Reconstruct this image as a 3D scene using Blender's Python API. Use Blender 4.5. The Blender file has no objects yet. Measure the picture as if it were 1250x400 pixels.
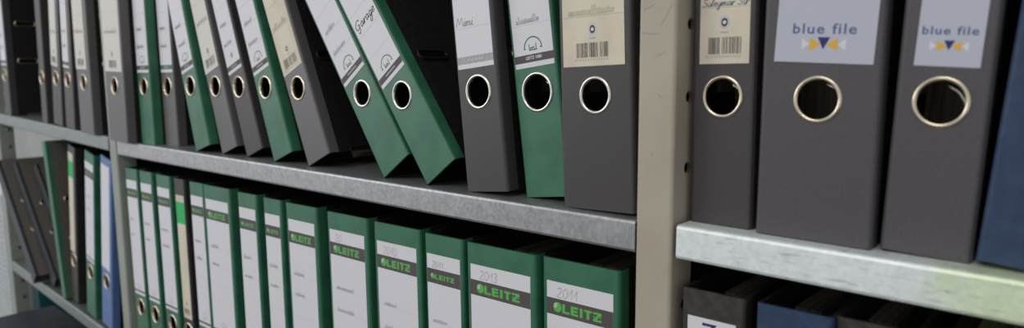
import bpy, bmesh, math, random
from mathutils import Vector, Matrix
random.seed(7)
scene = bpy.context.scene
C = scene.collection
MM = 0.001

# ------------------------------------------------------------------ camera
F_PX, YAW, PITCH, ROLL = 867.124, 0.72545, 0.12924, -0.00593
CAM = Vector((267.369, -435.531, 107.267))          # millimetres, origin: front of the upper shelf at the near post
_cy, _sy, _cp, _sp = math.cos(YAW), math.sin(YAW), math.cos(PITCH), math.sin(PITCH)
FW = Vector((-_sy*_cp, _cy*_cp, -_sp)); _r = Vector((_cy, _sy, 0)); _u = _r.cross(FW)
RT = _r*math.cos(ROLL) + _u*math.sin(ROLL); UP = RT.cross(FW)
cd = bpy.data.cameras.new('camera'); cam = bpy.data.objects.new('camera', cd); C.objects.link(cam)
cam.matrix_world = Matrix(((RT.x, UP.x, -FW.x, CAM.x*MM), (RT.y, UP.y, -FW.y, CAM.y*MM), (RT.z, UP.z, -FW.z, CAM.z*MM), (0, 0, 0, 1)))
cd.sensor_fit = 'HORIZONTAL'; cd.sensor_width = 36; cd.lens = F_PX*36/1250; cd.clip_start = .01
cd.dof.use_dof = True; cd.dof.focus_distance = .62; cd.dof.aperture_fstop = 5.6
scene.camera = cam
def ray(px, py): return FW + RT*((px-625)/F_PX) - UP*((py-200)/F_PX)
def at_y(px, py, y): d = ray(px, py); return CAM + d*((y-CAM.y)/d.y)
def at_z(px, py, z): d = ray(px, py); return CAM + d*((z-CAM.z)/d.z)

# ------------------------------------------------------------------ light
w = bpy.data.worlds.new('room_light'); scene.world = w; w.use_nodes = True
w.node_tree.nodes['Background'].inputs[0].default_value = (.93, .96, 1.0, 1)
w.node_tree.nodes['Background'].inputs[1].default_value = .60
def area(name, loc, target, sx, sy, power, col):
    l = bpy.data.lights.new(name, 'AREA'); l.shape = 'RECTANGLE'; l.size = sx; l.size_y = sy; l.energy = power; l.color = col
    o = bpy.data.objects.new(name, l); C.objects.link(o); o.location = loc
    o.rotation_euler = (Vector(target)-Vector(loc)).to_track_quat('-Z', 'Y').to_euler(); return o
area('window_light', (-3.2, -2.4, .75), (-.5, 0, 0), 1.8, 1.4, 32, (.95, .97, 1))
area('ceiling_light', (.1, -1.7, 1.5), (-.2, 0, -.1), 1.3, .5, 12, (1, .96, .9))
scene.view_settings.view_transform = 'Standard'; scene.view_settings.look = 'None'
scene.view_settings.gamma = 1; scene.view_settings.use_curve_mapping = False
scene.view_settings.exposure = 0.0

# ------------------------------------------------------------------ materials
def lin(c): return tuple(((v/255)/12.92 if v/255 <= .04045 else ((v/255+.055)/1.055)**2.4) for v in c)
MATS = {}
def mat(name, rgb, rough=.6, metal=0., rgb2=None, scale=60, detail=4, bump=0., bscale=900, lo=.4, hi=.6, stretch=None, spec=.5):
    if name in MATS: return MATS[name]
    m = bpy.data.materials.new(name); m.use_nodes = True; nt = m.node_tree; b = nt.nodes['Principled BSDF']
    b.inputs['Base Color'].default_value = (*lin(rgb), 1); b.inputs['Roughness'].default_value = rough; b.inputs['Metallic'].default_value = metal
    b.inputs['Specular IOR Level'].default_value = spec
    if rgb2 or bump:
        tc = nt.nodes.new('ShaderNodeTexCoord'); mp = nt.nodes.new('ShaderNodeMapping'); nt.links.new(tc.outputs['Object'], mp.inputs[0])
        if stretch: mp.inputs['Scale'].default_value = stretch
    if rgb2:
        n = nt.nodes.new('ShaderNodeTexNoise'); n.inputs['Scale'].default_value = scale; n.inputs['Detail'].default_value = detail
        r = nt.nodes.new('ShaderNodeValToRGB'); r.color_ramp.elements[0].position = lo; r.color_ramp.elements[1].position = hi
        r.color_ramp.elements[0].color = (*lin(rgb), 1); r.color_ramp.elements[1].color = (*lin(rgb2), 1)
        nt.links.new(mp.outputs[0], n.inputs['Vector']); nt.links.new(n.outputs[0], r.inputs[0]); nt.links.new(r.outputs[0], b.inputs['Base Color'])
    if bump:
        n2 = nt.nodes.new('ShaderNodeTexNoise'); n2.inputs['Scale'].default_value = bscale; n2.inputs['Detail'].default_value = 2
        bp = nt.nodes.new('ShaderNodeBump'); bp.inputs['Strength'].default_value = bump; bp.inputs['Distance'].default_value = .0004
        nt.links.new(mp.outputs[0], n2.inputs['Vector']); nt.links.new(n2.outputs[0], bp.inputs['Height']); nt.links.new(bp.outputs[0], b.inputs['Normal'])
    MATS[name] = m; return m
M_GREEN = mat('green_cloth', (44, 100, 74), .42, 0, (52, 110, 82), 40, 5, .25)
M_GRAY = mat('grey_marbled_cloth', (88, 84, 85), .42, 0, (97, 93, 94), 700, 5, .25)
M_DARKGRAY = mat('dark_grey_cloth', (60, 56, 56), .45, 0, (66, 62, 62), 700, 5, .25)
M_SLATE = mat('slate_grey_cloth', (75, 71, 74), .5, 0, (80, 76, 79), 600, 5, .25)
M_BLACK = mat('black_cloth', (40, 38, 38), .45, 0, (50, 48, 47), 200, 5, .25)
M_BLUE = mat('navy_cloth', (36, 54, 84), .5, 0, (42, 62, 94), 120, 5, .25)
M_MIDBLUE = mat('blue_cloth', (84, 114, 164), .45, 0, (92, 122, 172), 80, 5, .25)
M_BROWN = mat('brown_black_cloth', (46, 42, 40), .5, 0, (60, 55, 52), 150, 5, .25)
M_COVER = mat('black_marbled_board', (22, 21, 21), .6, 0, (34, 32, 32), 300, 6, .2, spec=.25)
M_GREYCOVER = mat('grey_marbled_board', (86, 81, 75), .6, 0, (106, 100, 93), 300, 6, .2, spec=.25)
M_PAPER = mat('paper_edges', (176, 160, 142), .8, 0, (104, 92, 80), 260, 3, lo=.3, hi=.7, stretch=(1, .02, .02))
M_STEEL = mat('nickel_rim', (225, 220, 210), .25, 1)
M_BRASS = mat('brass_rim', (222, 206, 182), .25, 1)
M_WIRE = mat('bright_wire', (200, 198, 195), .25, 1)
M_VOID = mat('slot_dark', (10, 10, 10), .9, spec=.1)
M_WHITE = mat('white_label_paper', (218, 216, 221), .6, spec=.3)
M_CREAM = mat('cream_label_paper', (216, 207, 186), .6, 0, (206, 196, 176), 30, 3, spec=.3)
M_IVORY = mat('pale_label_paper', (216, 211, 203), .6, spec=.3)
M_BLUEWHITE = mat('bluish_label_paper', (184, 185, 197), .5, spec=.35)
M_BAND = mat('dark_grey_print', (86, 77, 78), .55, spec=.3)
M_SILVER = mat('silver_print', (150, 147, 150), .5, 0, (172, 169, 172), 700, 2)
M_TEAL = mat('teal_print', (40, 110, 100), .55)
M_INK = mat('black_ink', (74, 70, 72), .6, spec=.2)
M_BLACKPEN = mat('black_pen', (44, 41, 46), .6, spec=.2)
M_GREYINK = mat('pencil', (168, 166, 169), .6, spec=.2)
M_FAINT = mat('faint_print', (198, 195, 198), .6, spec=.2)
M_REDINK = mat('faint_red_print', (202, 178, 182), .6, spec=.2)
M_FAINTC = mat('faint_pencil', (196, 188, 172), .6, spec=.2)
M_PEN = mat('blue_pen', (88, 108, 184), .6, spec=.2)
M_LOGO = mat('logo_green', (90, 178, 84), .5, spec=.3)
M_ARC = mat('arc_green', (70, 150, 92), .5, spec=.3)
M_BLOCK = mat('bright_green_print', (28, 178, 92), .5, spec=.3)
M_NAVYP = mat('navy_print', (42, 52, 110), .5, spec=.3)
M_TEXTB = mat('blue_grey_print', (84, 98, 140), .5, spec=.3)
M_YELLOW = mat('yellow_print', (222, 172, 56), .5, spec=.3)
M_PALE = mat('pale_print', (214, 212, 212), .5, spec=.3)
M_POST = mat('beige_enamel', (176, 167, 150), .45, 0, (168, 158, 141), 14, 5, .1, 300)
M_POSTG = mat('grey_green_enamel', (150, 154, 144), .45, 0, (140, 145, 135), 14, 5, .1, 300)
M_WALL = mat('grey_wall_paint', (160, 163, 158), .8, 0, (150, 154, 150), 6, 4, .1, 200)
M_FLOOR = mat('floor_linoleum', (98, 95, 90), .6, 0, (84, 82, 78), 30, 5)
M_NAVYBOX = mat('dark_navy_board', (26, 29, 40), .55, 0, (32, 36, 48), 120, 4, .2)
M_TEALBOX = mat('teal_board', (20, 120, 130), .5)
M_PANEL = mat('pale_grey_enamel', (176, 180, 180), .5, 0, (166, 170, 170), 30, 4)
def galvanised(name, a, b_, rough, streak=None, metal=.8):
    m = bpy.data.materials.new(name); m.use_nodes = True; nt = m.node_tree; L = nt.links.new; p = nt.nodes['Principled BSDF']
    tc = nt.nodes.new('ShaderNodeTexCoord')
    v = nt.nodes.new('ShaderNodeTexVoronoi'); v.inputs['Scale'].default_value = 330
    n = nt.nodes.new('ShaderNodeTexNoise'); n.inputs['Scale'].default_value = 55; n.inputs['Detail'].default_value = 8; n.inputs['Roughness'].default_value = .7
    L(tc.outputs['Object'], v.inputs['Vector']); L(tc.outputs['Object'], n.inputs['Vector'])
    mx = nt.nodes.new('ShaderNodeMix'); mx.inputs[0].default_value = .3
    L(n.outputs[0], mx.inputs[2]); L(v.outputs['Color'], mx.inputs[3])
    r = nt.nodes.new('ShaderNodeValToRGB'); r.color_ramp.elements[0].position = .3; r.color_ramp.elements[1].position = .7
    r.color_ramp.elements[0].color = (*lin(a), 1); r.color_ramp.elements[1].color = (*lin(b_), 1)
    L(mx.outputs[0], r.inputs[0]); out = r.outputs[0]
    if streak:          # yellow-green patch multiplied into the colour over a noisy stretch of x
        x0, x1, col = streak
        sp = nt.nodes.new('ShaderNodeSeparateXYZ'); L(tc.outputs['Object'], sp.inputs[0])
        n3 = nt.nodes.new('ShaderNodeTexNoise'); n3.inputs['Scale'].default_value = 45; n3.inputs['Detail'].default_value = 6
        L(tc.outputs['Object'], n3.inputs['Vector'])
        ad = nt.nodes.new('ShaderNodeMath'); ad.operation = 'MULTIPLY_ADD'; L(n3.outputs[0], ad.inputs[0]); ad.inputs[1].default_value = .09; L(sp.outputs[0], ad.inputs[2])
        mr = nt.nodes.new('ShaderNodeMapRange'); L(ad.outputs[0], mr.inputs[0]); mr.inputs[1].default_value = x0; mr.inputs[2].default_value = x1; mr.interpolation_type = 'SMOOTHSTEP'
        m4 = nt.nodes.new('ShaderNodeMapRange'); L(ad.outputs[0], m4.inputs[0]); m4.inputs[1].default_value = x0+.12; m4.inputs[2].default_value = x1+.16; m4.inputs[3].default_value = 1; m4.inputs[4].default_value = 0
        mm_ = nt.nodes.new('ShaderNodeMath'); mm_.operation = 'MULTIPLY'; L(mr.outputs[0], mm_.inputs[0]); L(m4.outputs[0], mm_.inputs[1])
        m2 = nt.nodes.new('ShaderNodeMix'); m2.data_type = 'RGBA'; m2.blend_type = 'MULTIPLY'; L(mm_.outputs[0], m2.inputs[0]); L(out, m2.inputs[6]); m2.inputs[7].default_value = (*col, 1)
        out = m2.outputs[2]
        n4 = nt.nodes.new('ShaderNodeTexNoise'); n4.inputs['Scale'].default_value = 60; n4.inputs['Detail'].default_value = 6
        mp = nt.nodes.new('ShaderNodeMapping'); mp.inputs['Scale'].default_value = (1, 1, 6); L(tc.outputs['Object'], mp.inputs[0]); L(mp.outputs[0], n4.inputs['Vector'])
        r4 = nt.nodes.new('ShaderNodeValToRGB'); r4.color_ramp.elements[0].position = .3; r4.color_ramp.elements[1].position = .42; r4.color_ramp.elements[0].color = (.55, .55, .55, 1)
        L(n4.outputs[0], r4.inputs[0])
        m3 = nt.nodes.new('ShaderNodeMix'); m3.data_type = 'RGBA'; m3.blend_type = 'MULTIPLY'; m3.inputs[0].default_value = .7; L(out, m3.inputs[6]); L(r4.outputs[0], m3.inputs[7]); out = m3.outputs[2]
    L(out, p.inputs['Base Color'])
    p.inputs['Metallic'].default_value = metal; p.inputs['Roughness'].default_value = rough
    bp = nt.nodes.new('ShaderNodeBump'); bp.inputs['Strength'].default_value = .12; bp.inputs['Distance'].default_value = .0005
    L(n.outputs[0], bp.inputs['Height']); L(bp.outputs[0], p.inputs['Normal'])
    return m
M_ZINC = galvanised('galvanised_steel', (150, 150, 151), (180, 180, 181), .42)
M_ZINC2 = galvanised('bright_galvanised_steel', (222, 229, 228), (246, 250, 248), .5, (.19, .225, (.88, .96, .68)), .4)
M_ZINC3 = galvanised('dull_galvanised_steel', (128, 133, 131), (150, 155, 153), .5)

# ------------------------------------------------------------------ mesh helpers (millimetres)
def link(name, me, m=None, parent=None):
    o = bpy.data.objects.new(name, me); C.objects.link(o)
    if m: me.materials.clear(); me.materials.append(m)
    if parent: o.parent = parent
    return o
def mesh(name, V, Fs, m=None, parent=None, smooth=False, fix=True):
    me = bpy.data.meshes.new(name); me.from_pydata([(x*MM, y*MM, z*MM) for x, y, z in V], [], Fs)
    if fix:
        bm = bmesh.new(); bm.from_mesh(me); bmesh.ops.remove_doubles(bm, verts=bm.verts, dist=1e-7)
        bmesh.ops.recalc_face_normals(bm, faces=bm.faces); bm.to_mesh(me); bm.free()
    if smooth:
        for p in me.polygons: p.use_smooth = True
    return link(name, me, m, parent)
def box_data(x0, x1, y0, y1, z0, z1):
    V = [(x, y, z) for x in (x0, x1) for y in (y0, y1) for z in (z0, z1)]
    return V, [(0, 1, 3, 2), (4, 6, 7, 5), (0, 4, 5, 1), (2, 3, 7, 6), (0, 2, 6, 4), (1, 5, 7, 3)]
def box(name, x0, x1, y0, y1, z0, z1, m=None, parent=None, bevel=0.):
    V, Fs = box_data(x0, x1, y0, y1, z0, z1); me = bpy.data.meshes.new(name)
    me.from_pydata([(a*MM, b*MM, c*MM) for a, b, c in V], [], Fs)
    bm = bmesh.new(); bm.from_mesh(me); bmesh.ops.recalc_face_normals(bm, faces=bm.faces)
    if bevel: bmesh.ops.bevel(bm, geom=list(bm.edges), offset=bevel*MM, segments=2, affect='EDGES', profile=.5)
    bm.to_mesh(me); bm.free(); return link(name, me, m, parent)
def extrude_poly(name, pts, axis, a, b, m=None, parent=None):
    """closed outline (two coordinates) swept along axis from a to b"""
    def P(p, t): return (t, p[0], p[1]) if axis == 'x' else ((p[0], t, p[1]) if axis == 'y' else (p[0], p[1], t))
    n = len(pts); V = [P(p, a) for p in pts]+[P(p, b) for p in pts]
    Fs = [tuple(range(n)), tuple(range(2*n-1, n-1, -1))]+[(i, (i+1) % n, n+(i+1) % n, n+i) for i in range(n)]
    return mesh(name, V, Fs, m, parent)
def tube(name, pts, r, m, parent=None, seg=8, closed=False):
    P = [Vector(p) for p in pts]; n = len(P); V = []; Fs = []
    for i, p in enumerate(P):
        t = (P[(i+1) % n]-P[i-1]) if closed else (P[min(i+1, n-1)]-P[max(i-1, 0)])
        t.normalize(); a = Vector((0, 0, 1)) if abs(t.z) < .9 else Vector((1, 0, 0))
        s = t.cross(a).normalized(); q = s.cross(t)
        for k in range(seg):
            g = 2*math.pi*k/seg; c = p+s*(r*math.cos(g))+q*(r*math.sin(g)); V.append(tuple(c))
    for i in range(n if closed else n-1):
        for k in range(seg):
            j = (i+1) % n; Fs.append((i*seg+k, i*seg+(k+1) % seg, j*seg+(k+1) % seg, j*seg+k))
    if not closed: Fs += [tuple(range(seg)), tuple(range((n-1)*seg, n*seg))]
    return mesh(name, V, Fs, m, parent, smooth=True)
def flat(name, polys, y, m, parent):
    """flat print: polygons given as (x, z) lists lying at depth y, facing the viewer"""
    V = []; Fs = []
    for p in polys:
        k = len(V); V += [(x, y, z) for x, z in p]; Fs.append(tuple(range(k, k+len(p))))
    return mesh(name, V, Fs, m, parent)
def rect(x0, x1, z0, z1): return [(x0, z0), (x1, z0), (x1, z1), (x0, z1)]
def ribbon(lines, wd):
    out = []
    for L in lines:
        for (x0, z0), (x1, z1) in zip(L[:-1], L[1:]):
            dx, dz = x1-x0, z1-z0; l = math.hypot(dx, dz)
            if l < 1e-6: continue
            nx, nz = -dz/l*wd/2, dx/l*wd/2; ex, ez = dx/l*wd*.3, dz/l*wd*.3
            out.append([(x0+nx-ex, z0+nz-ez), (x0-nx-ex, z0-nz-ez), (x1-nx+ex, z1-nz+ez), (x1+nx+ex, z1+nz+ez)])
    return out
def arc(cx, cz, r, a0, a1, n=16, sx=1., sz=1.):
    return [(cx+sx*r*math.cos(math.radians(a0+(a1-a0)*i/n)), cz+sz*r*math.sin(math.radians(a0+(a1-a0)*i/n))) for i in range(n+1)]
def smooth_line(pts, k=5):
    out = []
    for i in range(len(pts)-1):
        p0 = pts[max(i-1, 0)]; p1 = pts[i]; p2 = pts[i+1]; p3 = pts[min(i+2, len(pts)-1)]
        for j in range(k):
            t = j/k
            out.append(tuple(.5*((2*p1[d])+(-p0[d]+p2[d])*t+(2*p0[d]-5*p1[d]+4*p2[d]-p3[d])*t*t+(-p0[d]+3*p1[d]-3*p2[d]+p3[d])*t**3) for d in (0, 1)))
    return out+[pts[-1]]
# single-stroke hand lettering: advance, strokes
HAND = {
 'G': (1.0, [[(.85, .85), (.6, 1.02), (.25, .9), (.05, .5), (.25, .12), (.6, .15), (.75, .45), (.5, .5)], [(.75, .45), (.72, -.1), (.55, -.4), (.35, -.2)]]),
 'a': (.62, [[(.45, .42), (.25, .5), (.05, .25), (.18, .0), (.4, .15), (.47, .45), (.45, .08), (.62, .05)]]),
 'r': (.5, [[(0, .05), (.12, .5), (.12, 0), (.2, .35), (.38, .5), (.48, .42)]]),
 'g': (.62, [[(.45, .42), (.25, .5), (.05, .25), (.2, .0), (.42, .15), (.47, .45), (.44, -.3), (.25, -.6), (.05, -.4), (.3, -.1), (.62, .1)]]),
 'e': (.55, [[(.05, .22), (.35, .3), (.4, .45), (.2, .5), (.06, .25), (.2, .0), (.5, .12)]]),
 'M': (1.1, [[(0, 0), (.15, .95), (.45, .3), (.75, .95), (.95, 0)]]),
 'i': (.3, [[(0, .1), (.12, .5), (.12, .05), (.3, .05)], [(.15, .72), (.17, .78)]]),
 'm': (.9, [[(0, .1), (.1, .5), (.1, 0), (.25, .48), (.38, .35), (.38, 0), (.55, .48), (.68, .35), (.7, .02), (.9, .08)]]),
 'n': (.6, [[(0, .1), (.1, .5), (.1, 0), (.28, .48), (.42, .35), (.42, .02), (.6, .08)]]),
 'S': (.75, [[(.65, .85), (.45, 1.0), (.15, .85), (.25, .58), (.55, .4), (.55, .1), (.25, -.02), (.02, .15)]]),
 'u': (.6, [[(0, .48), (.06, .1), (.22, .0), (.42, .2), (.45, .48), (.45, .05), (.6, .05)]]),
 'l': (.35, [[(0, .1), (.25, .8), (.2, 1.0), (.1, .8), (.12, .1), (.35, .08)]]),
 'y': (.6, [[(0, .48), (.06, .12), (.25, .05), (.45, .48), (.4, -.3), (.2, -.55), (.08, -.35), (.6, .1)]]),
 't': (.4, [[(.15, .95), (.12, .1), (.25, .0), (.4, .08)], [(-.02, .6), (.35, .62)]]),
 '2': (.7, [[(.05, .8), (.25, 1.0), (.5, .85), (.4, .5), (.02, .02), (.6, .02)]]),
 '0': (.7, [[(.3, 1.0), (.05, .7), (.08, .2), (.3, 0), (.52, .25), (.55, .75), (.3, 1.0)]]),
 '1': (.6, [[(.02, .35), (.4, 1.0)], [(.4, 1.0), (.38, 0)]]),
 '3': (.7, [[(.08, .9), (.35, 1.0), (.48, .8), (.22, .55), (.5, .35), (.35, .02), (.05, .08)]]),
 ' ': (.4, [])}
def hand(text, x, z, size, slant=.25, rise=0.):
    lines = []; cx = 0.
    for ch in text:
        adv, st = HAND[ch]
        for s in st:
            s2 = smooth_line(s, 4) if len(s) > 2 else s
            lines.append([(x+(cx+px+slant*pz)*size, z+pz*size+rise*(cx+px)*size) for px, pz in s2])
        cx += adv
    return lines
def scribble(x0, x1, z, h, seed):
    """an illegible line of cursive: loops of uneven height"""
    rnd = random.Random(seed); pts = []; x = x0
    while x < x1:
        k = h*rnd.choice((.45, .5, .5, .6, 1.0)); s = h*.35*rnd.uniform(.7, 1.2)
        pts += [(x, z), (x+s*.5, z+k), (x+s*.75, z+k*.6), (x+s*.6, z+.05*h)]; x += s
    return [smooth_line(pts, 3)]
_txt = {}
def text_mesh(body, size, offset=0., spacing=1.):
    cu = bpy.data.curves.new('lettering', 'FONT'); cu.body = body; cu.size = size*MM; cu.offset = offset*MM; cu.space_character = spacing
    cu.align_x = 'CENTER'; cu.resolution_u = 3
    o = bpy.data.objects.new('lettering', cu); C.objects.link(o); dg = bpy.context.evaluated_depsgraph_get()
    me = bpy.data.meshes.new_from_object(o.evaluated_get(dg)); bpy.data.objects.remove(o); bpy.data.curves.remove(cu)
    return me
def lettering(body, size, cx, z, y, m, parent, offset=0., spacing=1., width=None, rot=0.):
    me = text_mesh(body, size, offset, spacing); o = link('lettering', me, m, parent)
    o.location = (cx*MM, y*MM, z*MM); o.rotation_euler = (math.pi/2, 0, 0)
    if rot: o.rotation_euler = (math.pi/2, -rot, 0)
    if width:
        xs = [v.co.x for v in me.vertices]; s = width*MM/(max(xs)-min(xs)); o.scale = (s, 1, 1)
    return o
def tag(o, label, cat, group=None):
    o['label'] = label; o['category'] = cat
    if group: o['group'] = group
    return o
def empty(name, loc, rot=(0, 0, 0)):
    o = bpy.data.objects.new(name, None); C.objects.link(o); o.empty_display_size = .02
    o.location = Vector(loc)*MM; o.rotation_euler = rot; return o

# ------------------------------------------------------------------ the room
def structure(o): o['kind'] = 'structure'; return o
FLOOR = -1150
structure(box('floor', -3200, 2600, -3200, 420, FLOOR-40, FLOOR, M_FLOOR))
structure(box('wall_back', -3200, 2600, 340, 420, FLOOR, 1500, M_WALL))

# ------------------------------------------------------------------ shelving
rack = tag(empty('shelving_unit', (0, 0, FLOOR)), 'steel shelving with beige hole-punched posts and galvanised shelves full of files', 'shelving')
def rackpart(o): o.parent = rack; o.matrix_parent_inverse = Matrix.Translation((0, 0, -FLOOR*MM)); return o
PITCH_H = 50.
def post(x, m, y0=0., wd=29., dp=30., pitch=PITCH_H, z0=FLOOR, z1=1000, hole0=0., tilt=0., both=True):
    """channel post: rounded front, two flanges; punched holes are real"""
    t = 2.; r = 2.8; V = []; Fs = []
    def quad(a, b, c, d): k = len(V); V.extend((a, b, c, d)); Fs.append((k, k+1, k+2, k+3))
    # front outline incl. rounded corners, swept vertically
    out = [(0, r+2)]+[(r-r*math.cos(a), r-r*math.sin(a)) for a in [i*math.pi/8 for i in range(5)]]
    out += [(wd-x_, y_) for x_, y_ in reversed(out)]
    cx, cyy = wd/2, (r+dp)
    inn = [(min(max(px, t), wd-t), max(py, t)) for px, py in out]
    for A in (out, inn):
        for (ax, ay), (bx, by) in zip(A[:-1], A[1:]): quad((ax, ay, z0), (bx, by, z0), (bx, by, z1), (ax, ay, z1))
    # flanges with holes
    ya, yb = r+2, dp; yc = (ya+yb)/2+3; R = 4.2; N = 12
    def flange(xo):
        z = z0+((hole0-z0) % pitch)-pitch/2
        while z < z1:
            a, b = max(z, z0), min(z+pitch, z1)
            zc = z+pitch/2
            if zc-R-1 < z0 or zc+R+1 > z1: quad((xo, ya, a), (xo, yb, a), (xo, yb, b), (xo, ya, b))
            else:
                s = R+1.5
                for (p, q, c, d) in ((ya, yb, a, zc-s), (ya, yb, zc+s, b), (ya, yc-s, zc-s, zc+s), (yc+s, yb, zc-s, zc+s)):
                    if q > p and d > c: quad((xo, p, c), (xo, q, c), (xo, q, d), (xo, p, d))
                for k in range(N*2):
                    g0, g1 = math.pi*k/N, math.pi*(k+1)/N
                    def sq(g):
                        c, s_ = math.cos(g), math.sin(g); f = s/max(abs(c), abs(s_)); return (yc+c*f, zc+s_*f)
                    (p0, q0), (p1, q1) = sq(g0), sq(g1)
                    quad((xo, yc+R*math.cos(g0), zc+R*math.sin(g0)), (xo, p0, q0), (xo, p1, q1), (xo, yc+R*math.cos(g1), zc+R*math.sin(g1)))
            z += pitch
    for xo in ((0, t, wd-t, wd) if both else (wd-t, wd)): flange(xo)
    for xo in (0, wd-t): quad((xo, dp, z0), (xo+t, dp, z0), (xo+t, dp, z1), (xo, dp, z1))
    o = mesh('post', V, Fs, m, fix=False); o.location = (x*MM, y0*MM, 0); o.rotation_euler = (0, tilt, 0)
    # dark backing inside the channel is the channel's own shade; a web closes it behind
    return rackpart(o)
near_post = post(0, M_POST, hole0=89.); post(-1014, M_POSTG, hole0=89)
post(1045, M_POST, hole0=89.)
XL = -1722.
post(XL, M_POSTG, pitch=40., hole0=22.)
for x in (0, -1014, 1045, XL): rackpart(box('back_post', x, x+29, 302, 330, FLOOR, 1000, M_POST if x > -500 else M_POSTG))
M_SCUFF = mat('scuff_marks', (138, 130, 118), .6)
for a, b in (((786, 12), (799, 5)), ((806, 32), (821, 3)), ((784, 40), (804, 41)), ((800, 69), (814, 62)), ((803, 115), (809, 119)), ((795, 190), (797, 186))):
    A, B = at_y(*a, 0), at_y(*b, 0); mid = ((A.x+B.x)/2+.5, (A.z+B.z)/2-.5)
    flat('scuff', ribbon([[(A.x, A.z), mid, (B.x, B.z)]], .4), -.04, M_SCUFF, near_post)
def shelf(x0, x1, z, m, t=24., depth=300., slope=0., lab=None):
    """tray shelf: top plate, rolled front lip with a small return, end cheeks"""
    w_ = x1-x0; r = 2.5
    prof = [(depth, 0), (r, 0), (r*.3, -r*.3), (0, -r), (0, -t+r), (r*.3, -t+r*.3), (r, -t), (14, -t), (14, -t+1.5), (r+1.2, -t+1.5), (1.8, -t+r+.5), (1.8, -r), (r+.5, -1.6), (depth-1.6, -1.6), (depth-1.6, -t), (depth, -t)]
    o = extrude_poly('shelf', prof, 'x', 0, w_, m); o.location = (x0*MM, 0, z*MM); o.rotation_euler = (0, slope, 0)
    if lab: o['label'] = lab
    rackpart(o); return o
Z_LOW = -362.
shelf(-979, -.4, 0, M_ZINC); shelf(-979, -.4, Z_LOW, M_ZINC); shelf(-979, -.4, 372, M_ZINC)
RZ = 1.4
SR = .008
shelf(33, 1042, RZ, M_ZINC2, slope=SR, lab='bright galvanised shelf with a yellow-green patch'); shelf(33, 1042, RZ-362, M_ZINC2); shelf(33, 1042, 372, M_ZINC2)
SU, SLW = .025, .045                       # the far bay's shelves hang a little out of level
def z_up(x): return 3.5+SU*(-1015-x)
def z_lo(x): return -351+SLW*(-1118-x)
shelf(XL+34, -1017, z_up(XL+34), M_ZINC3, slope=math.atan(SU), lab='dull galvanised shelf sloping slightly'); shelf(XL+34, -1017, z_lo(XL+34), M_ZINC3, slope=math.atan(SLW))
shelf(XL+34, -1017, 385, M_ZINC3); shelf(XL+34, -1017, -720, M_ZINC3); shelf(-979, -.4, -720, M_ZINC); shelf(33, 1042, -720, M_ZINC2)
shelf(-2640, XL-3, -720, M_ZINC3)

# ------------------------------------------------------------------ lever arch files
H, D = 318., 285.
HOLE_Z, HOLE_R = 88., 12.3
def spine_mesh(root, w_, m):
    r = 2.5; t = 2.5; N = 40; hx = w_/2; s = HOLE_R+2.0; V = []; Fs = []
    def quad(*p): k = len(V); V.extend(p); Fs.append(tuple(range(k, k+len(p))))
    for y in (0, t):
        a, b = (r, w_-r)
        for (p, q, c, d) in ((a, b, 0, HOLE_Z-s), (a, b, HOLE_Z+s, H), (a, hx-s, HOLE_Z-s, HOLE_Z+s), (hx+s, b, HOLE_Z-s, HOLE_Z+s)):
            if q > p: quad((p, y, c), (q, y, c), (q, y, d), (p, y, d))
        for k in range(N):
            g0, g1 = 2*math.pi*k/N, 2*math.pi*(k+1)/N
            def sq(g): c, s_ = math.cos(g), math.sin(g); f = s/max(abs(c), abs(s_)); return (hx+c*f, HOLE_Z+s_*f)
            (p0, q0), (p1, q1) = sq(g0), sq(g1)
            quad((hx+HOLE_R*math.cos(g0), y, HOLE_Z+HOLE_R*math.sin(g0)), (p0, y, q0), (p1, y, q1), (hx+HOLE_R*math.cos(g1), y, HOLE_Z+HOLE_R*math.sin(g1)))
    for k in range(N):
        g0, g1 = 2*math.pi*k/N, 2*math.pi*(k+1)/N
        a = (hx+HOLE_R*math.cos(g0), HOLE_Z+HOLE_R*math.sin(g0)); b = (hx+HOLE_R*math.cos(g1), HOLE_Z+HOLE_R*math.sin(g1))
        quad((a[0], 0, a[1]), (b[0], 0, b[1]), (b[0], t, b[1]), (a[0], t, a[1]))
    arcp = [(r-r*math.sin(g), r-r*math.cos(g)) for g in [i*math.pi/8 for i in range(5)]]
    for sgn in (0, 1):
        X = (lambda v: v) if not sgn else (lambda v: w_-v)
        for (ax, ay), (bx, by) in zip(arcp[:-1], arcp[1:]): quad((X(ax), ay, 0), (X(bx), by, 0), (X(bx), by, H), (X(ax), ay, H))
        for z in (0, H):
            k = len(V); V.extend([(X(px), py, z) for px, py in arcp]+[(X(r), t, z)]); Fs.append(tuple(range(k, k+6)))
    for z in (0, H): quad((r, 0, z), (w_-r, 0, z), (w_-r, t, z), (r, t, z))
    return mesh('spine', V, Fs, m, root)
def finger_ring(root, w_, m):
    prof = [(HOLE_R-.4, 3.2), (HOLE_R-.4, -.2), (HOLE_R+.1, -.9), (HOLE_R+1.0, -1.1), (HOLE_R+1.9, -.8), (HOLE_R+2.2, -.05)]
    N = 40; V = []; Fs = []; n = len(prof)
    for k in range(N):
        g = 2*math.pi*k/N
        for (rr, y) in prof: V.append((w_/2+rr*math.cos(g), y, HOLE_Z+rr*math.sin(g)))
    for k in range(N):
        for i in range(n-1): Fs.append((k*n+i, k*n+i+1, ((k+1) % N)*n+i+1, ((k+1) % N)*n+i))
    return mesh('finger_ring', V, Fs, m, root, smooth=True)
def smooth3(p): a = smooth_line([(q[0], q[1]) for q in p], 4); b = smooth_line([(q[2], q[2]) for q in p], 4); return [(u[0], u[1], v[0]) for u, v in zip(a, b)]
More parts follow.
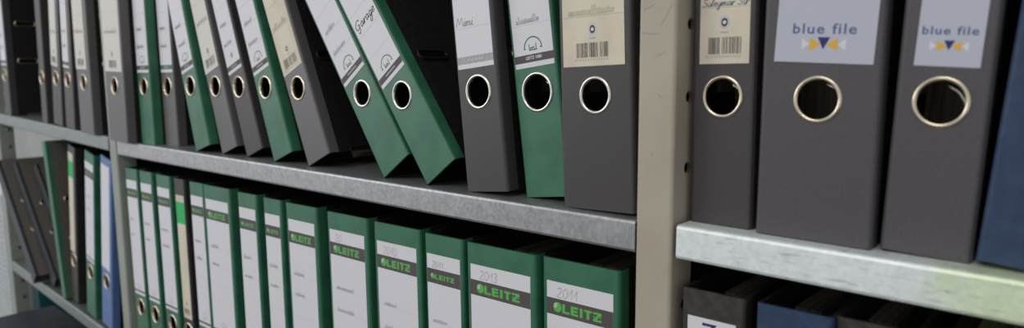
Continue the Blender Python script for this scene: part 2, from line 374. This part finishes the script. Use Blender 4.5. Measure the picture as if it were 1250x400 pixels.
def slot_eyelet(root, x, z, y, m, L=38., hgt=10.):
    """metal rimmed slot in a cover: oval rim with a dark opening"""
    pts = []
    for cy, a0 in ((y+L/2-hgt/2, -90), (y-L/2+hgt/2, 90)):
        for i in range(9):
            a = math.radians(a0+180*i/8); pts.append((x+.4, cy+hgt/2*math.cos(a), z+hgt/2*math.sin(a)))
    o = tube('slot_eyelet', pts, 1.7, m, root, 6, closed=True)
    mesh('slot_opening', [(x+.35, p[1], p[2]) for p in pts], [tuple(range(len(pts)))], M_VOID, o, fix=False)
    return o
def file(label, group, w_, m, pos, lean=0., yaw=0., cover=None, rim=None, slots=True, paper=.55, insides=True, depth=D, strip=11., cat='file', hole=True, hole_r=12.3):
    """pos = front bottom left corner; lean > 0 tips the top to the left"""
    global HOLE_R
    HOLE_R = hole_r; ph = math.radians(lean)
    root = empty('lever_arch_file', pos, (0, -ph, math.radians(yaw)))
    tag(root, label, cat, group)
    cover = cover or M_COVER; rim = rim or M_STEEL
    if hole: spine_mesh(root, w_, m); finger_ring(root, w_, rim)
    else: box('spine', 0, w_, 0, 2.5, 0, H, m, root, bevel=1.)
    box('front_cover', w_-2.6, w_-.1, 2.5, depth, 0, H, cover, root)
    box('back_cover', .1, 2.6, 2.5, depth, 0, H, cover, root)
    box('spine_wrap', w_-.2, w_+.3, 2.5, 2.5+strip, .2, H-.2, m, root)
    box('spine_wrap', -.3, .2, 2.5, 2.5+strip, .2, H-.2, m, root)
    box('edge_protector', w_-3.0, w_+.25, 30, depth+.3, .02, 5., M_WIRE, root)
    if insides:
        pw = max((w_-8)*paper, 8)
        box('paper_block', 3.2, 3.2+pw, 62, depth-12, 3, 3+297, M_PAPER, root)
        box('lever_plate', 2.7, 4.2, 34, 60, 90, 250, M_WIRE, root)
        xw = w_-9
        tube('lever_wire', smooth3([(6, 44, 140), (w_*.36, 20, 118), (w_*.5, 12, 99), (w_*.66, 10, 93), (w_*.74, 11, 84), (w_*.66, 20, 66), (w_*.5, 40, 56)]), 1.2, M_WIRE, root)
        for zz in (119, 199): tube('arch_ring', [(4, 70, zz), (8, 56, zz), (xw*.6, 50, zz), (xw, 58, zz), (xw+2, 74, zz)], 1.6, M_WIRE, root)
    if slots:
        for zz in (119, 199): slot_eyelet(root, w_-.1, zz, 40, slots if not isinstance(slots, bool) else M_STEEL)
    root['w'] = w_
    return root
def done(root):
    if 'w' in root: del root['w']
# --- label designs; x measured from the spine's left edge, z from the file's foot
LY = -.35
def label_base(root, x0, x1, z0, z1, m): return box('spine_label', x0, x1, LY, -.02, z0, z1, m, root)
P1, P2 = LY-.06, LY-.12
def rules(fn, zs, m, lb):
    for zz in zs: flat('rule_line', [fn(zz)], P1, m, lb)
def bold_leitz(x, z, h, wd):
    """block capitals L E I T Z with a bar through the Z"""
    s = h; k = .24*h; out = []; u = wd/4.35
    def R(a, b, c, d): out.append(rect(x+a, x+b, z+c, z+d))
    lw = u*.82; st = u*.3
    R(0, st, 0, s); R(st, lw, 0, k); a = u*.95
    R(a, a+st, 0, s); R(a+st, a+lw, 0, k); R(a+st, a+lw*.92, s*.39, s*.39+k); R(a+st, a+lw, s-k, s); a = u*1.95
    R(a, a+st, 0, s); a = u*2.42
    R(a, a+lw, s-k, s); R(a+lw/2-st/2, a+lw/2+st/2, 0, s-k); a = u*3.38; lw *= 1.1
    R(a, a+lw, s-k, s); R(a, a+lw, 0, k)
    out.append([(x+a, z+k), (x+a+st*1.3, z+k), (x+a+lw, z+s-k), (x+a+lw-st*1.3, z+s-k)])
    R(a-lw*.02, a+lw*.34, s*.44, s*.54); R(a+lw*.62, a+lw*.98, s*.44, s*.54)
    return out
def globe(parent, cx, cz, r):
    flat('logo_globe', [arc(cx, cz, r, 0, 360, 24)[:-1]], P2, M_LOGO, parent)
    sw = []
    for q in (.62, .2, -.18):
        A = arc(cx-r*.25, cz-r*.75, r*(1.0+q*.75), 80, 128, 8); B = arc(cx-r*.25, cz-r*.75, r*(1.0+q*.75)-r*.16, 80, 128, 8)
        sw.append([p for p in A if math.hypot(p[0]-cx, p[1]-cz) < r*.98]+[p for p in reversed(B) if math.hypot(p[0]-cx, p[1]-cz) < r*.98])
    flat('logo_swoosh', [s for s in sw if len(s) > 3], P2-.06, M_PALE, parent)
def skyline(parent, cx, z, r, green=True, col=None):
    """half-round emblem: an arc over a small works with two chimneys"""
    flat('emblem_arc', ribbon([arc(cx, z+r*.12, r, 0, 180, 18)], r*.11), P1, M_ARC if green else M_FAINT, parent)
    L = [[(cx-r*.42, z-.3), (cx-r*.42, z+r*.5)], [(cx+r*.36, z-.3), (cx+r*.36, z+r*.55)], [(cx-r*.42, z-.2), (cx+r*.42, z-.2)],
         [(cx-r*.3, z), (cx-r*.25, z+r*.2), (cx-r*.08, z+r*.1), (cx, z+r*.28), (cx+r*.14, z+r*.12), (cx+r*.2, z)], [(cx-r*1.02, z+r*.1), (cx-r*.85, z+r*.14)], [(cx+r*.8, z+r*.14), (cx+r*1.02, z+r*.1)]]
    flat('emblem_works', ribbon(L, r*.075), P1, col or M_INK, parent)
def label_new(root, year=None, seed=0, writing=True):
    w_ = root['w']; mg = 5. if w_ > 60 else 3.2; x0, x1 = mg, w_-mg
    lb = label_base(root, x0, x1, H-209, H-19, M_WHITE)
    flat('label_band', [rect(x0, x1, H-47, H-33)], P1, M_BAND, lb)
    ww = x1-x0; r = 4.3 if w_ > 60 else 2.7; gx = x0+ww*.17
    globe(lb, gx, H-40, r); hh = 7.6 if w_ > 60 else 4.6
    flat('brand_lettering', bold_leitz(gx+r*1.15, H-40-hh/2-.2, hh, ww*.60), P2, M_LOGO, lb)
    rules(lambda zz: rect(x0+1, x1-1, zz, zz+.35), (H-86, H-111, H-136, H-161), M_FAINT, lb)
    flat('pencil_note', ribbon(sum([scribble(x0+ww*.14, x0+ww*(.45+.3*((seed*7) % 5)/5), zz+1.2, 5, seed*5+i) for i, zz in enumerate((H-86, H-111))], []), .4), P1, M_FAINT, lb)
    if year: flat('pencil_year', ribbon(hand(year, x0+ww*.16, H-31.5, 8.2 if w_ > 60 else 6, .1), .45), P1, M_GREYINK, lb)
    skyline(lb, (x0+x1)/2, H-197, min(6.5, ww*.2), False, M_GREYINK)
    flat('foot_band', [rect(x0, x1, H-204.5, H-201.5)], P1, M_BAND, lb)
    done(root)
def label_old(root, note=None, band=M_BAND, emblem=True, pen=None, notez=None, size=8., brand=False, x0=3.6, x1=None, seed=3, red=False):
    w_ = root['w']; x1 = x1 or w_-2.4; lb = label_base(root, x0, x1, 109, 300, M_WHITE)
    ww = x1-x0
    flat('label_band', [rect(x0, x1, 113.2, 119.6)], P1, band, lb)
    if emblem: skyline(lb, (x0+x1)/2, 123.2, min(9.4, ww*.27))
    if brand: lettering('LEITZ 1080', 3.6, (x0+x1)/2, 115.6, P2, M_PALE, lb, .08)
    else: flat('band_print', [rect((x0+x1)/2-ww*.2+i*ww*.06, (x0+x1)/2-ww*.2+i*ww*.06+ww*.035, 115.5, 117.2) for i in range(7)], P2, M_FAINT, lb)
    rules(lambda zz: rect(x0+.6, x1-.6, zz, zz+.4), (144, 170, 196, 222), M_REDINK if red else M_FAINT, lb)
    if note: flat('handwriting', ribbon(hand(note, x0+ww*.05, notez or 146, size, .2), .8 if pen is M_BLACKPEN else .5), P2, pen or M_GREYINK, lb)
    else: flat('handwriting', ribbon(scribble(x0+ww*.12, x0+ww*.7, 146, 6, seed)+scribble(x0+ww*.15, x0+ww*.62, 172, 6, seed+9), .45), P2, M_REDINK if red else M_FAINT, lb)
    done(root); return lb
def barcode(lb, x0, x1, z0, z1, seed, ink=None):
    rnd = random.Random(seed); x = x0; R = []; n = 0
    while x < x1:
        a = rnd.choice((.3, .3, .55, .8)); g = rnd.choice((.3, .45, .7))
        if not (.36 < (x-x0)/(x1-x0) < .40 or .66 < (x-x0)/(x1-x0) < .71): R.append(rect(x, min(x+a, x1), z0, z1))
        x += a+g
    flat('barcode', R, P1, ink or M_INK, lb)
    flat('barcode_ticks', [rect(x0-1.5+i*(x1-x0+2)/13, x0-1.5+i*(x1-x0+2)/13+.9, z0-2.4, z0-.9) for i in range(13)], P1, M_GREYINK, lb)
def seal(lb, cx, cz, r):
    flat('seal', [arc(cx, cz, r, 0, 360, 22, .85, 1)[:-1]], P1, M_FAINT, lb)
    flat('seal_core', [arc(cx, cz, r*.62, 0, 360, 18, .8, 1)[:-1]], P2, M_INK, lb)
    flat('seal_mark', [arc(cx, cz, r*.28, 0, 360, 12)[:-1]], P2-.05, M_PALE, lb)
def label_cream(root, note=None, pen=None, lines=(147,), bars=True, x0=4., x1=None, m=None, seed=1, size=7., red=False):
    w_ = root['w']; x1 = x1 or w_-4.2; lb = label_base(root, x0, x1, 110, 300, m or M_CREAM); ww = x1-x0; cx = (x0+x1)/2
    if bars: barcode(lb, cx-min(15, ww*.32), cx+min(14, ww*.34), 116.5, 127.5, seed)
    seal(lb, cx, 137.3, 5.0 if w_ > 60 else 4.6); flat('seal_caption', [rect(cx-3, cx+3, 130.3, 131.1)], P1, M_GREYINK, lb)
    rules(lambda zz: rect(x0+.6, x1-.6, zz, zz+.35), lines, M_REDINK if red else M_GREYINK, lb)
    if note: flat('handwriting', ribbon(hand(note, x0+ww*.04, lines[0]+1.2, size, .2), .42), P2, pen or M_GREYINK, lb)
    else: flat('handwriting', ribbon(scribble(x0+ww*.1, x0+ww*.85, lines[0]+1.5, 7, seed), .35), P2, pen or M_FAINTC, lb)
    done(root); return lb
def label_bluefile(root, x0, x1, tw, skew=0., dz=0.):
    lb = label_base(root, x0, x1, 110, 300, M_BLUEWHITE); cx = (x0+x1)/2
    a = math.radians(skew); lb.rotation_euler = (0, a, 0); lb.location = Vector((cx-cx*math.cos(a)-125*math.sin(a), 0, dz+125+cx*math.sin(a)-125*math.cos(a)))*MM
    lettering('blue file', 8.6*tw/37, cx-.5, 127.4, P1, M_TEXTB, lb, .12, 1.15, width=tw)
    k = tw/37; zc = 121.3
    flat('logo_triangle', [[(cx-3.6*k, zc+4*k), (cx, zc-3.2*k), (cx+3.6*k, zc+4*k)]], P2, M_NAVYP, lb)
    for s in (-1, 1):
        flat('logo_triangle', [[(cx+s*1.6*k, zc-.2), (cx+s*8*k, zc+3.6*k), (cx+s*8*k, zc-4.2*k)]], P1-.02, M_YELLOW, lb)
        flat('logo_triangle', [[(cx+s*8.2*k, zc-.2), (cx+s*12.8*k, zc+3.4*k), (cx+s*12.8*k, zc-3.6*k)]], P1, M_PALE, lb)
    done(root)

# ---- upper row, middle bay
G1 = 'files on the upper middle shelf'
def row(label, w_, m, X, y, lean, **k):
    z = k.pop('z', .05 if lean >= 0 else w_*math.sin(math.radians(-lean))+.05)
    return file(label, k.pop('group', G1), w_, m, (X, y, z), lean, **k)
f = row('wide grey file with cream label, first right of the grey-green post', 74, M_GRAY, -980, -10, -1.4, rim=M_BRASS); label_cream(f, m=M_IVORY, lines=(168, 200), seed=4, x0=1.5, x1=69, red=True)
f = row('upright green file between the wide and the narrow grey file by the far post', 48, M_GREEN, -896.5, 7, 0, rim=M_BRASS); label_old(f, red=True, seed=5)
f = row('narrow upright grey file whose label ends in a teal band', 45, M_GRAY, -843.5, 21, .5, rim=M_BRASS); label_old(f, band=M_TEAL, emblem=False, red=True, seed=6); 
f = row('green file leaning against the narrow grey one with the teal band', 44, M_GREEN, -712, 7, 16.0, rim=M_BRASS); label_old(f, seed=7)
f = row('grey leaning file with cream label and barcode, left of the dark-banded one', 43, M_GRAY, -650, 14, 18.2, rim=M_BRASS); label_cream(f, m=M_IVORY, lines=(175, 205), seed=8, x0=2, x1=41)
f = row('grey leaning file with a dark band and a small seal on its label', 42, M_DARKGRAY, -592, 18, 19.8, rim=M_BRASS)
lb = label_old(f, emblem=False, seed=9); seal(lb, 22, 131, 4.2)
f = row('green leaning file between two grey leaning files', 44, M_GREEN, -519, 14, 20.8, rim=M_BRASS); label_old(f, seed=10)
f = row('steeply leaning grey file with cream barcode label and black side in view', 47, M_GRAY, -449, 17, 23.6, rim=M_BRASS, slots=mat('dark_rim', (40, 38, 37), .5, .6)); label_cream(f, lines=(165, 195), seed=11, x0=2.5, x1=44.5, size=6)
f = row('left one of the two steeply tilted green files', 48, M_GREEN, -307, 14, 35.0); label_old(f, seed=12)
f = row('steeply tilted green file with Garage handwritten on its label', 48, M_GREEN, -239, 12, 36.2, slots=mat('dark_rim', (40, 38, 37), .5, .6)); label_old(f, note='Garage', pen=M_BLACKPEN, notez=178, size=9.6)
f = row('dark grey file with white label and silver band, beside the Garage file', 50, M_DARKGRAY, -184, 12, 6.0, hole_r=13.2); label_old(f, note='Mimi', band=M_SILVER, emblem=False, notez=146, size=8, x0=3.0, x1=46.5)
f = row('green file with arc emblem label between two dark grey files', 48, M_GREEN, -123.5, 23, 7.3, hole_r=14.6); label_old(f, brand=True, seed=14)
f = row('wide dark grey file with cream barcode label against the beige post', 66, M_DARKGRAY, -73, 10, 2.1); label_cream(f, seed=15, x0=4, x1=60)

# ---- upper row, right bay
G2 = 'files on the right bay shelf'
f = row('narrow dark grey file with blue handwriting, right beside the beige post', 44, M_DARKGRAY, 33.5, 18, .4, group=G2, slots=False, z=RZ+.1, rim=M_BRASS); label_cream(f, note='Suleymar Str', pen=M_PEN, seed=16, x0=5, x1=40, size=4.7)
f = row('wide slate grey blue file binder with bluish label and bow-tie logo', 70, M_SLATE, 83, 13, -.4, group=G2, slots=False, z=RZ-SR*50+.6, rim=M_BRASS); label_bluefile(f, 8, 66, 37, 2.4)
f = row('narrower slate grey blue file binder leaning towards the navy one', 46, M_SLATE, 157, 18, -2.2, group=G2, slots=False, rim=M_BRASS, z=RZ-SR*124+1.6); label_bluefile(f, 8, 40, 27, 1.2, -2.5)
f = row('navy blue file leaning right at the right picture edge', 52, M_BLUE, 206, 15, -4.6, group=G2, slots=False, z=RZ-SR*175+4.0); label_cream(f, m=M_WHITE, bars=False, seed=18, x0=13, x1=48)

# ---- lower row, middle bay
G3 = 'files on the lower middle shelf'
ZT = Z_LOW+H
LOW = [  # spine top left pixel, width, cloth, year, label
 (152.5, 202.5, 47, 'g', None, 'green file with white label, nearest the far post on the lower shelf'),
 (170, 207, 46, 'g', None, 'green file with white label, second from the far post on the lower shelf'),
 (190, 209, 48, 'g', None, 'green file just left of the black one with the bright green label block'),
 (212, 214.5, 33, 'k', None, 'narrow black file with a bright green block on its label'),
 (231, 218, 42, 'g', None, 'narrow green file just right of the black one with the green label block'),
 (247.5, 223, 73, 'g', None, 'wide green file, first wide one from the far post on the lower shelf'),
 (290, 231, 47, 'g', None, 'left one of the two narrow green files between the wide green ones'),
 (321.5, 237.5, 40, 'g', None, 'right one of the two narrow green files between the wide green ones'),
 (349, 243.7, 64, 'g', None, 'wide green file right of the two adjacent narrow green ones, with broad green flank'),
 (399.5, 256, 72, 'g', '20', 'wide green file, fifth from the beige post on the lower shelf'),
 (457, 268, 71, 'g', '2010', 'wide green file directly left of the narrow one with 2011 in pencil'),
 (519.5, 285, 51, 'g', '2011', 'narrow green file with small logo, between wide ones near the beige post'),
 (571, 296, 80, 'g', '2013', 'wide green file with 2013 in pencil above the green logo'),
 (664, 312.5, 75, 'g', '2011', 'wide green file beside the beige post, last on the lower shelf')]
prev = None
for i, (px, py, w_, c, yr, lb_) in enumerate(LOW):
    y = 5. if i < 11 else (4. if i < 13 else 9.)
    X = at_y(px, py, y).x
    if prev is not None: X = max(X, prev+1.2)
    prev = X+w_
    f = file(lb_, G3, w_, M_GREEN if c == 'g' else M_BLACK, (X+1.5, y, Z_LOW+.05), .6, slots=(i in (3, 5, 8)), rim=M_BRASS if i < 6 else M_STEEL, paper=.5)
    if c == 'g': label_new(f, yr, i)
    else:
        l = label_base(f, 4, w_-3, 109, H-24, M_CREAM); flat('label_block', [rect(4, w_-3, H-66, H-34)], P1, M_BLOCK, l)
        rules(lambda zz: rect(5, w_-4, zz, zz+.4), (H-95, H-120, H-145, H-170), M_FAINT, l); seal(l, w_/2, 132, 3.4); barcode(l, 8, w_-8, 116, 124, 44); done(f)

# ---- lower row, right bay
G4 = 'files below the right bay shelf'
ZR = RZ-362
for (px, w_, m, y, lb_, k) in ((833, 45, M_BROWN, 4, 'black file with a white label lettered Z, below the right shelf', 'z'),
                               (924, 47, M_BLUE, 4, 'navy blue file below the right shelf, beside the black one', 'b'),
                               (1020, 46, M_BROWN, 10, 'brown-black file below the right shelf, right of the navy one', None)):
    X = at_y(px, 346+(px-833)*.2, y).x
    f = file(lb_, G4, w_, m, (X, y, ZR+.05), 0, slots=False, paper=.45)
    if k == 'z':
        l = label_base(f, 5, w_-5, 109, H-19, M_WHITE); lettering('Z', 17, 21, H-34, P1, M_NAVYP, l, .25)
    elif k == 'b': label_base(f, 5, w_-5, 109, H-24, M_WHITE)
    done(f)
f = file('dark brown file below the right shelf at the picture corner', G4, 70, M_BROWN, (195, 16, ZR+.05), 0, slots=False); done(f)

# ---- far bay, upper shelf
G5 = 'files on the far upper shelf'
def far(label, px, py, y, w_, m, lean=0., shelf_z=z_up, group=G5, **k):
    X = at_y(px, py, y).x; a = math.degrees(math.atan(SU if shelf_z is z_up else SLW)); le = lean-a
    if le >= -a: z = shelf_z(X)+.3
    else: z = shelf_z(X+w_*math.cos(math.radians(le)))+w_*math.sin(math.radians(-le))+.6
    return file(label, group, w_, m, (X, y, z), le, **k)
f = far('grey file with cream label and two brass eyelets, left of the far post', 99, 164, -8, 64, M_GRAY, 0, slots=M_BRASS, rim=M_BRASS); label_cream(f, m=M_IVORY, lines=(170, 200), seed=21, x0=1.5, x1=50)
f = far('narrow grey file with bluish white label, left of the brass eyelet one', 81, 157, -3, 46, M_DARKGRAY, -4, rim=M_BRASS); label_old(f, emblem=False, seed=22, x0=1.5, x1=32)
f = far('narrow dark grey file with cream label among the far upper files', 66, 153, 0, 50, M_DARKGRAY, -6, rim=M_BRASS); label_cream(f, m=M_IVORY, lines=(170,), seed=23, x0=1.5, x1=36)
f = far('dark file with plain grey spine and eyelets half hidden', 52, 150, 2, 32, M_DARKGRAY, -2, rim=M_BRASS, slots=M_BRASS); done(f)
f = far('file at the left picture edge with big black side and two brass slots', 7, 141, 0, 44, M_DARKGRAY, 0, rim=M_BRASS, slots=M_BRASS); label_old(f, emblem=False, seed=25, x0=2)

# ---- far bay, lower shelf
G6 = 'files on the far lower shelf'
f = far('blue file with white label tipped against the far post', 125, 395, 6, 48, M_MIDBLUE, -8, z_lo, G6, rim=M_BRASS); label_base(f, 3, 40, 112, H-14, M_WHITE); done(f)
f = far('green file with white label left of the blue one on the far lower shelf', 107, 388, 6, 46, M_GREEN, -8, z_lo, G6, rim=M_BRASS); label_new(f, None, 31)
f = far('black file with a bright green label block on the far lower shelf', 89.5, 380, 10, 36, M_BLACK, -7, z_lo, G6, rim=M_BRASS)
l = label_base(f, 2, 26, 105, H-14, M_CREAM); flat('label_block', [rect(2, 26, H-62, H-30)], P1, M_BLOCK, l); done(f)
f = far('thin green-spined file with brown-grey marbled side and two eyelets', 77.5, 372, 0, 20, M_GREEN, 11, z_lo, G6, cover=M_GREYCOVER, slots=M_BRASS, strip=6., rim=M_BRASS, hole=False); done(f)
SLATE = mat('slate_blue_cloth', (44, 45, 53), .5)
for X, y, wd, le, lb_ in ((-1368, 34, 30, 44.2, 'slumped brown-grey file nearest the thin green one'), (-1419.5, 8, 30, 44.1, 'slumped brown-grey file in the middle of three'), (-1471, -14, 30, 44, 'slumped brown-grey file against the hole-punched left post')):
    f = file(lb_, G6, wd, SLATE, (X, y, z_lo(X)+.5), le, cover=M_GREYCOVER, slots=M_BRASS, strip=4., hole=False); done(f)

# ------------------------------------------------------------------ other things at the far left
t = box('storage_box', -1612, -1290, -90, 57, -718, -430, M_NAVYBOX, bevel=4); tag(t, 'dark navy box under the far lower shelf', 'box')
P = at_y(42, 370, 75); f = file('teal file in the gap behind the hole-punched left post', 'files beyond the left post', 46, M_TEALBOX, (P.x, 75, -719.9), 0, slots=False, cover=M_TEALBOX); done(f)
f = file('white file next to the teal one behind the left post', 'files beyond the left post', 40, M_PANEL, (P.x-44, 75, -719.9), 0, slots=False, cover=M_PANEL); done(f)
pan = empty('perforated_panel', (-1990, 8, -719.9)); tag(pan, 'pale perforated panel left of the hole-punched post', 'panel')
box('sheet', 0, 228, 0, 4, 0, 540, M_PANEL, pan, bevel=.8)
o = flat('perforations', [arc(x, z, 2.3, 0, 360, 8)[:-1] for x in (205, 188, 160, 132, 104) for z in [12+i*14 for i in range(37)]], -.05, M_VOID, pan); o['kind'] = 'stuff'
